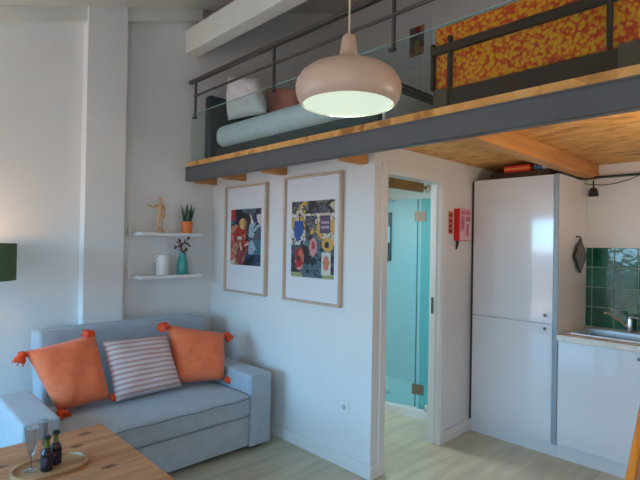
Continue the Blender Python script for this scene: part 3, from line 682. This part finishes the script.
light('added_bathroom_light', 'AREA', (-2.9, 3.15, 2.19), 13, (0.70, 0.90, 1.0), 0.24)

# ------------------------------------------------------------------ sofa
so = thing('sofa', 'grey blue fabric sofa with wide square arms against the left wall', 'sofa', (-3.4, 1.5, 0))
SX = -2.92
def soft(b_, x0, x1, y0, y1, z0, z1, bev, cut=10, amp=0.006, bulge=0.0, seed=0):
    q = bmesh.ops.create_cube(b_, size=1); vs = q['verts']
    es = list({e_ for v in vs for e_ in v.link_edges})
    for v in vs: v.co = Vector(((x0 + x1) / 2 + v.co.x * (x1 - x0), (y0 + y1) / 2 + v.co.y * (y1 - y0), (z0 + z1) / 2 + v.co.z * (z1 - z0)))
    r_ = bmesh.ops.bevel(b_, geom=es, offset=bev, segments=4, affect='EDGES', profile=0.55)
    vs2 = [v for v in b_.verts]
    bmesh.ops.subdivide_edges(b_, edges=[e_ for e_ in b_.edges if e_.calc_length() > 0.12], cuts=cut, use_grid_fill=True)
    from mathutils import noise
    for v in b_.verts:
        p = v.co; u = (p.x - x0) / (x1 - x0); w = (p.y - y0) / (y1 - y0)
        n_ = noise.noise(Vector((p.x * 5 + seed, p.y * 5, p.z * 6)))
        v.co.z += amp * n_
        if p.z > (z0 + z1) / 2: v.co.z += bulge * (1 - (2 * u - 1) ** 2) * (1 - (2 * w - 1) ** 4)
        if p.x > (x0 + x1) / 2: v.co.x += amp * n_ * 0.8 + bulge * 0.5 * (1 - (2 * w - 1) ** 4) * (1 - abs(2 * (p.z - z0) / (z1 - z0) - 1))
for ya, yb in ((0.657, 0.845), (2.136, 2.333)):
    b_ = nb(); soft(b_, -3.60, SX, ya, yb, 0.03, 0.565, 0.018, 6, 0.003); obj('arm', b_, SOFA, so)
b_ = nb(); soft(b_, -3.60, SX - 0.008, 0.847, 2.134, 0.045, 0.262, 0.012, 6, 0.003, seed=4); obj('base', b_, SOFA, so)
b_ = nb(); soft(b_, -3.62, SX + 0.012, 0.85, 2.131, 0.268, 0.425, 0.03, 10, 0.010, 0.022, seed=2); ct = obj('seat_cushion', b_, SOFA, so)
b_ = nb(); pts = [(SX + 0.016, 0.87 + i * 0.062, 0.402 + 0.004 * math.sin(i * 1.3)) for i in range(21)]; tube(b_, pts, 0.004, 6); obj('piping', b_, SEAM, ct)
b_ = nb(); soft(b_, -0.12, 0.12, 0.925, 2.215, 0.0, 0.87, 0.03, 8, 0.006, seed=6)
for v in b_.verts:
    z = v.co.z; v.co.x += -3.725 - 0.135 * max(0, z - .3) / 0.6; v.co.z = z + 0.035
obj('backrest', b_, SOFA, so)
b_ = nb(); pts = [(-3.755, 0.95 + i * 0.062, 0.900 + 0.002 * math.sin(i)) for i in range(21)]; tube(b_, pts, 0.005, 6); obj('piping', b_, SEAM, bpy.data.objects['backrest'])
for x_ in (-3.9, -3.0):
    for y_ in (0.75, 2.23): obj('leg', bx(x_ - 0.03, x_ + 0.03, y_ - 0.03, y_ + 0.03, 0.0, 0.032), BLACK, so)

def tassel(par, p, d, L=0.068):
    p = Vector(p); d = Vector(d).normalized(); b_ = nb()
    tube(b_, [p, p + d * 0.012, p + d * 0.022, p + d * 0.030, p + d * (L * .7), p + d * L], [0.010, 0.028, 0.030, 0.024, 0.035, 0.036], 12)
    a = d.orthogonal().normalized(); c = d.cross(a)
    for k in range(12):
        q = (a * math.cos(k * .5236) + c * math.sin(k * .5236))
        tube(b_, [p + d * 0.03 + q * 0.012, p + d * (L * .7) + q * 0.028, p + d * (L + 0.01 * (k % 3)) + q * 0.032], 0.004, 5)
    obj('tassel', b_, TASSEL, par)
def orange_cushion(cs, tdirs, label, seed):
    o = cushion('cushion', cs, ORANGE, label, 'cushion', 0.19, 'orange tasselled cushions on the sofa', seed)
    for i, d in tdirs: tassel(o, cs[i], d)
    return o
orange_cushion(((-3.49, 0.785, 0.840), (-3.53, 1.225, 0.895), (-3.32, 1.262, 0.485), (-3.335, 0.945, 0.462)),
               ((0, (0.25, -0.5, -0.9)), (1, (0.2, -0.9, 0.05)), (3, (0.9, 0.35, -0.25)), (2, (0.2, 1, 0.2))), 'orange cushion at the left end of the sofa', 11)
cushion('cushion', ((-3.46, 1.255, 0.850), (-3.48, 1.735, 0.835), (-3.29, 1.775, 0.475), (-3.27, 1.285, 0.470)), STRIPE,
        'white cushion with thin red stripes in the middle of the sofa', 'cushion', 0.14, seed=12)
orange_cushion(((-3.51, 1.755, 0.905), (-3.42, 2.225, 0.800), (-3.24, 2.110, 0.475), (-3.37, 1.76, 0.475)),
               ((0, (0.3, -0.6, -0.1)), (1, (0.1, 0.6, -0.7)), (2, (0.5, 0.8, -0.1))), 'orange cushion in the right corner of the sofa', 14)

# ------------------------------------------------------------------ floor lamp
fl_ = thing('floor_lamp', 'floor lamp with dark green drum shade beside the sofa', 'lamp', (-3.72, 0.575, 0))
bm = nb(); lathe(bm, (-3.72, 0.575, 1.285), [(0.200, 0), (0.203, 0), (0.203, 0.24), (0.200, 0.24), (0.200, 0)], 48); obj('lamp_shade', bm, GREENS, fl_)
bm = nb(); tube(bm, [(-3.72, 0.575, 0.02), (-3.72, 0.575, 1.42)], 0.011, 12); obj('pole', bm, BLACK, fl_)
bm = nb(); solid_lathe(bm, (-3.72, 0.575, 0.0), [(0.07, 0), (0.07, 0.018), (0.03, 0.025)], 32); obj('lamp_base', bm, BLACK, fl_)
bm = nb(); ell(bm, (-3.72, 0.575, 1.45), (0.03, 0.03, 0.04)); obj('bulb', bm, mat('bulb_glow', (1, .9, .8), 0.4, emit=(1.0, 0.62, 0.30), estr=14), fl_)
light('floor_lamp_light', 'POINT', (-3.72, 0.575, 1.50), 3.2, (1.0, 0.60, 0.32), 0.04)

# ------------------------------------------------------------------ unseen fill lamps, added to brighten walls, loft and chipboard
def globe(x, y, z, r, top, energy, col, label):
    t = thing('added_globe_lamp', label, 'lamp', (x, y, z))
    b_ = nb(); ell(b_, (x, y, z), (r, r, r), 24); obj('glass_globe', b_, mat('opal_glow', (0.9, 0.85, 0.8), 0.4, emit=(1.0, 0.78, 0.58), estr=6), t)
    b_ = nb(); tube(b_, [(x, y, z + r * .98), (x, y, top)], 0.006, 8); obj('cable', b_, BLACK, t)
    light('added_globe_light', 'POINT', (x, y, z), energy, col, r * 0.98)
globe(0.55, -0.5, 2.15, 0.13, roofz(-0.5) - 0.002, 24, (1.0, 0.74, 0.55), 'added opal globe lamp over the living area, out of view')
globe(0.7, 1.3, 2.95, 0.13, roofz(1.3) - 0.002, 50, (1.0, 0.80, 0.64), 'added opal globe lamp high in front of the loft, out of view')
tl = thing('added_uplighter', 'added unseen floor lamp with upward bowl shade under the loft', 'lamp', (0.0, 2.72, 0))  # unseen upward lamp, added to brighten the chipboard overhead
bm = nb(); solid_lathe(bm, (0.0, 2.72, 0.0), [(0.13, 0), (0.13, 0.015), (0.02, 0.03)], 32); obj('lamp_base', bm, BLACK, tl)
bm = nb(); tube(bm, [(0.0, 2.72, 0.02), (0.0, 2.72, 1.62)], 0.011, 12); obj('pole', bm, BLACK, tl)
bm = nb(); lathe(bm, (0.0, 2.72, 1.62), [(0.0, 0), (0.05, 0.005), (0.12, 0.035), (0.16, 0.08), (0.155, 0.08), (0.115, 0.04), (0.05, 0.012), (0, 0.008)], 36); obj('lamp_shade', bm, PENDIN, tl)
bm = nb(); ell(bm, (0.0, 2.72, 1.67), (0.03, 0.03, 0.03)); obj('bulb', bm, MATS['bulb_glow'], tl)
light('added_uplighter_light', 'POINT', (0.0, 2.72, 1.715), 20, (1.0, 0.76, 0.52), 0.03)

# ------------------------------------------------------------------ pendant
pc = (-1.245, 1.340)
pd = thing('pendant_lamp', 'blush pink onion shaped pendant lamp hanging from a tan cable', 'lamp', (pc[0], pc[1], 2.086))
prof = [(0.172, 0.0), (0.181, 0.005), (0.193, 0.022), (0.200, 0.046), (0.201, 0.066), (0.196, 0.088), (0.180, 0.113), (0.152, 0.134), (0.115, 0.149), (0.080, 0.157), (0.056, 0.162), (0.044, 0.172), (0.037, 0.190), (0.032, 0.215), (0.0285, 0.245), (0.025, 0.260), (0.018, 0.268), (0.003, 0.270)]
bm = nb(); lathe(bm, (*pc, 2.086), prof, 56); obj('lamp_shade', bm, PEND, pd, angle=60)
bm = nb(); lathe(bm, (*pc, 2.086), [(0.1715, 0.0), (0.176, 0.010), (0.184, 0.03), (0.178, 0.055)], 56); obj('inner_liner', bm, PENDIN, pd, 'off white inner rim')
bm = nb(); solid_lathe(bm, (*pc, 2.091), [(0.168, 0.0), (0.1725, 0.006)], 56); obj('diffuser', bm, DIFF, pd, 'glowing pale diffuser')
bm = nb(); tube(bm, [(*pc, 2.35), (*pc, roofz(1.34) + 0.0)], 0.0036, 8); obj('cable', bm, CABLE, pd)
light('pendant_light', 'AREA', (*pc, 2.088), 1.2, (0.95, 1.0, 0.85), 0.32)

# ------------------------------------------------------------------ shelves and what stands on them
SH = [('upper', 1.600, 1.628), ('lower', 1.236, 1.264)]
for nm, z0, z1 in SH:
    t = thing('wall_shelf', '%s white floating shelf in the corner above the sofa' % nm, 'shelf', (XL, 1.97, z0), 'white floating shelves')
    obj('board', bx(XL + 0.001, -3.86, 1.69, 2.26, z0, z1, bev=0.003), TRIMM, t)
    obj('bracket', bx(XL + 0.001, XL + 0.02, 1.66, 1.689, z0 - 0.006, z1 + 0.05, bev=0.004), TRIMM, t)
# wooden artist's mannequin
mq = thing('artist_mannequin', 'jointed wooden artist mannequin with one raised arm on upper shelf', 'figurine', (-3.96, 1.90, 1.628))
cx, cy, cz = -3.96, 1.90, 1.628
bm = nb(); solid_lathe(bm, (cx, cy, cz), [(0.035, 0), (0.035, 0.012), (0.030, 0.016)], 24); obj('stand', bm, MANN, mq)
bm = nb()
def lim(pts, rs): tube(bm, [(cx + a, cy + b, cz + c) for a, b, c in pts], rs, 10)
ell(bm, (cx, cy - 0.002, cz + 0.285), (0.016, 0.015, 0.022)); lim([(0, 0, .255), (0, 0, .27)], .006)
lim([(0, 0, .18), (0, 0, .20), (0, 0, .235), (0, 0, .257)], [.014, .019, .027, .012])
lim([(0, 0, .145), (0, 0, .155), (0, 0, .178)], [.012, .022, .013])
for s in (-1, 1):
    lim([(0, s * .013, .155), (0, s * .015, .12), (0.004, s * .016, .088)], [.011, .013, .008]); lim([(0.004, s * .016, .088), (0, s * .017, .06), (-.004, s * .017, .028)], [.009, .010, .006])
    ell(bm, (cx + .008, cy + s * .017, cz + .023), (.02, .009, .008))
lim([(0, -.026, .242), (.01, -.055, .222), (.02, -.075, .215)], [.009, .009, .006]); lim([(.02, -.075, .215), (.03, -.105, .225)], [.007, .006]); ell(bm, (cx + .033, cy - .118, cz + .228), (.006, .014, .006))
lim([(0, .028, .24), (0, .037, .21), (.004, .036, .188)], [.009, .009, .006]); lim([(.004, .036, .188), (.008, .034, .155)], [.007, .005]); ell(bm, (cx + .009, cy + .034, cz + .142), (.006, .006, .014))
obj('jointed_figure', bm, MANN, mq)
# potted plant
pp = thing('potted_plant', 'spiky snake plant in an orange pot on upper shelf', 'plant', (-3.96, 2.157, 1.628))
bm = nb(); lathe(bm, (-3.96, 2.157, 1.628), [(0.0, 0.0), (0.042, 0), (0.050, 0.085), (0.054, 0.087), (0.054, 0.106), (0.048, 0.106), (0.046, 0.09), (0.0, 0.09)], 28); obj('pot', bm, POT, pp)
bm = nb(); rd = random.Random(5)
for k in range(15):
    a = rd.uniform(0, 6.28); r0 = rd.uniform(0, .028); h = rd.uniform(.09, .19); ln = rd.uniform(0.0, .04); w = .010
    c0 = Vector((-3.96 + r0 * math.cos(a), 2.157 + r0 * math.sin(a), 1.715)); tp = c0 + Vector((ln * math.cos(a), ln * math.sin(a), h)); md = (c0 + tp) / 2 + Vector((0, 0, .01))
    tube(bm, [c0, md, tp], [w * .8, w, .001], 6)
obj('leaves', bm, LEAF, pp)
# jug
jg = thing('jug', 'white cylindrical jug with small side handle on lower shelf', 'jug', (-3.95, 1.915, 1.264))
bm = nb(); lathe(bm, (-3.95, 1.925, 1.264), [(0, 0), (0.050, 0), (0.052, 0.01), (0.052, 0.172), (0.047, 0.172), (0.047, 0.01), (0, 0.01)], 32); obj('body', bm, CERAM, jg)
bm = nb(); tube(bm, [(-3.94, 1.876, 1.420), (-3.935, 1.850, 1.418), (-3.934, 1.846, 1.385), (-3.938, 1.874, 1.372)], 0.007, 8); obj('handle', bm, CERAM, jg)
# vase and dried flowers
vs_ = thing('vase', 'teal glazed bottle vase on lower shelf', 'vase', (-3.95, 2.112, 1.264))
bm = nb(); lathe(bm, (-3.95, 2.112, 1.264), [(0, 0), (0.046, 0), (0.052, 0.012), (0.050, 0.08), (0.038, 0.14), (0.030, 0.175), (0.033, 0.19), (0.028, 0.19), (0.026, 0.16), (0.0, 0.12)], 32); obj('body', bm, TEAL, vs_)
df = thing('dried_flowers', 'dark red dried flower sprigs standing in the teal vase', 'flowers', (-3.95, 2.112, 1.40))
bm = nb(); bf = nb(); rd = random.Random(9)
for k in range(11):
    a = rd.uniform(0, 6.28); r0 = rd.uniform(.015, .06); h = rd.uniform(1.47, 1.60)
    tp = Vector((-3.95 + r0 * .8 * math.cos(a), 2.112 + r0 * math.sin(a) , h)); tube(bm, [(-3.95, 2.112, 1.395), (-3.95 + r0 * .2 * math.cos(a), 2.112 + r0 * .2 * math.sin(a), 1.455), tp], 0.0022, 5)
    for q in range(3): ell(bf, tp + Vector((rd.uniform(-.012, .012), rd.uniform(-.014, .014), rd.uniform(-.02, .012))), (.009, .009, .010), 8)
obj('stems', bm, STEM, df); obj('blooms', bf, DRIED, df)

# ------------------------------------------------------------------ coffee table and tray
TX0, TX1, TY0, TY1, TZ = -2.862, -1.78, -0.10, 1.045, 0.50
tb = thing('coffee_table', 'knotty pine coffee table in front of the sofa', 'table', ((TX0 + TX1) / 2, 0.47, 0))
obj('tabletop', bx(TX0, TX1, TY0, TY1, TZ - 0.035, TZ, bev=0.006), TABLEW, tb)
obj('apron', bx(TX0 + .06, TX1 - .06, TY0 + .06, TY1 - .06, TZ - 0.11, TZ - 0.036), TABLEW, tb, smooth=False)
for x_ in (TX0 + .04, TX1 - .10):
    for y_ in (TY0 + .04, TY1 - .10): obj('leg', bx(x_, x_ + .06, y_, y_ + .06, 0, TZ - 0.037, bev=0.004), TABLEW, tb)
tx, ty = -2.452, 0.668
def stadium(rx, L, n=14):
    p = []
    for i in range(n + 1): a = -math.pi / 2 + math.pi * i / n; p.append((rx * math.sin(a) * -1, L + rx * math.cos(a)))
    for i in range(n + 1): a = -math.pi / 2 + math.pi * i / n; p.append((rx * math.sin(a), -L - rx * math.cos(a)))
    return p
bm = nb(); layers = [(0.0, 0.0), (0.006, 0.016), (0.0, 0.020), (-0.008, 0.020), (-0.012, 0.008)]; rings = []
for d, z in layers: rings.append([bm.verts.new((tx + x, ty + y, TZ + z)) for x, y in stadium(0.102 + d, 0.056)])
for a, b in zip(rings, rings[1:]):
    n_ = len(a)
    for i in range(n_): bm.faces.new((a[i], a[(i + 1) % n_], b[(i + 1) % n_], b[i]))
bm.faces.new(rings[0]); bm.faces.new(rings[-1])
tag(obj('serving_tray', bm, TRAYO), 'oval wooden tray with raised rim on the coffee table', 'tray')
FZ = TZ + 0.009
def bottle(x, y, label, s=1.0, rz=0.0):
    t = thing('bottle', label, 'bottle', (x, y, FZ), None); s = 0.84; t.scale = (1, 1, 0.79)
    b_ = nb(); solid_lathe(b_, (x, y, FZ), [(0.026 * s, 0), (0.030 * s, 0.004), (0.030 * s, 0.098), (0.026 * s, 0.113), (0.018 * s, 0.126), (0.0145 * s, 0.132)], 28); obj('glass_body', b_, BOTTLE, t)
    b_ = nb(); solid_lathe(b_, (x, y, FZ), [(0.0150 * s, 0.131), (0.0125 * s, 0.150), (0.0125 * s, 0.176), (0.0145, 0.178)], 24); obj('neck', b_, BNECK, t, 'yellow green neck foil')
    b_ = nb(); solid_lathe(b_, (x, y, FZ), [(0.0150, 0.1785), (0.0155, 0.181), (0.0150, 0.194), (0.012, 0.197)], 20); obj('cap', b_, BLACK, t)
    b_ = nb(); rg = lathe(b_, (x, y, FZ), [(0.0306 * s, 0.025), (0.0306 * s, 0.088)], 28); lb = obj('paper_label', b_, BLABEL, t)
    b_ = nb()
    for k, (w, z) in enumerate(((0.5, 0.072), (0.7, 0.060), (0.35, 0.046))):
        rs = [[b_.verts.new((x + 0.0312 * s * math.cos(a), y + 0.0312 * s * math.sin(a), FZ + z + dz)) for a in [-.55 + rz + w * (i / 5 - .5) for i in range(6)]] for dz in (0, .004)]
        for i in range(5): b_.faces.new((rs[0][i], rs[0][i + 1], rs[1][i + 1], rs[1][i]))
    obj('label_print', b_, BLABEL2, lb)
bottle(-2.425, 0.645, 'small dark bottle nearer the camera on the tray')
bottle(-2.465, 0.692, 'small dark bottle further back on the tray')
def flute(x, y, label):
    t = thing('champagne_flute', label, 'glass', (x, y, FZ), 'champagne flutes on the tray')
    b_ = nb(); lathe(b_, (x, y, FZ), [(0.0, 0.0), (0.030, 0.0), (0.030, 0.002), (0.006, 0.006), (0.004, 0.012), (0.004, 0.06)], 24); obj('foot_and_stem', b_, GL_CUP, t)
    b_ = nb(); lathe(b_, (x, y, FZ), [(0.004, 0.058), (0.013, 0.080), (0.023, 0.12), (0.031, 0.192), (0.0295, 0.192), (0.021, 0.12), (0.011, 0.082), (0.0, 0.068)], 28); obj('bowl', b_, GL_CUP, t)
flute(-2.470, 0.592, 'clear champagne flute at the left end of the tray')
flute(-2.530, 0.660, 'clear champagne flute behind the two dark bottles')

# ------------------------------------------------------------------ chair at the right edge
ch = thing('wooden_chair', 'orange varnished wooden chair at the lower right edge', 'chair', (-0.66, 2.17, 0))
kx = 0.154
def lean(b_):
    for v in b_.verts: v.co.x += (v.co.z - 0.45) * kx
    return b_
obj('backrest', lean(bx(-0.515, -0.487, 1.980, 2.35, 0.46, 1.06, bev=0.006)), CHAIRW, ch)
obj('seat', bx(-0.86, -0.48, 1.985, 2.345, 0.405, 0.43, bev=0.006), CHAIRW, ch)
for y_ in (1.99, 2.30):
    obj('leg', lean(bx(-0.515, -0.475, y_, y_ + .035, 0.0, 0.46, bev=0.004)), CHAIRW, ch); obj('leg', bx(-0.85, -0.81, y_, y_ + .035, 0.0, 0.405, bev=0.004), CHAIRW, ch)

# ------------------------------------------------------------------ the roof across the street, reflected in the cabinet doors
nbh = thing('neighbour_house', 'neighbouring house with terracotta roof outside the window', 'house', (-6.0, -14.0, -4))
obj('wall', bx(-14, 4, -18, -12, -4, -0.4), PALEH, nbh, smooth=False)
b_ = nb(); v = [b_.verts.new(p) for p in ((-14.4, -11.6, -0.5), (4.4, -11.6, -0.5), (4.4, -15, 1.3), (-14.4, -15, 1.3), (-14.4, -18.4, -0.5), (4.4, -18.4, -0.5))]
for f in ((0, 1, 2, 3), (3, 2, 5, 4), (0, 3, 4), (1, 5, 2), (0, 4, 5, 1)): b_.faces.new([v[i] for i in f])
obj('roof', b_, TERRA, nbh, smooth=False)
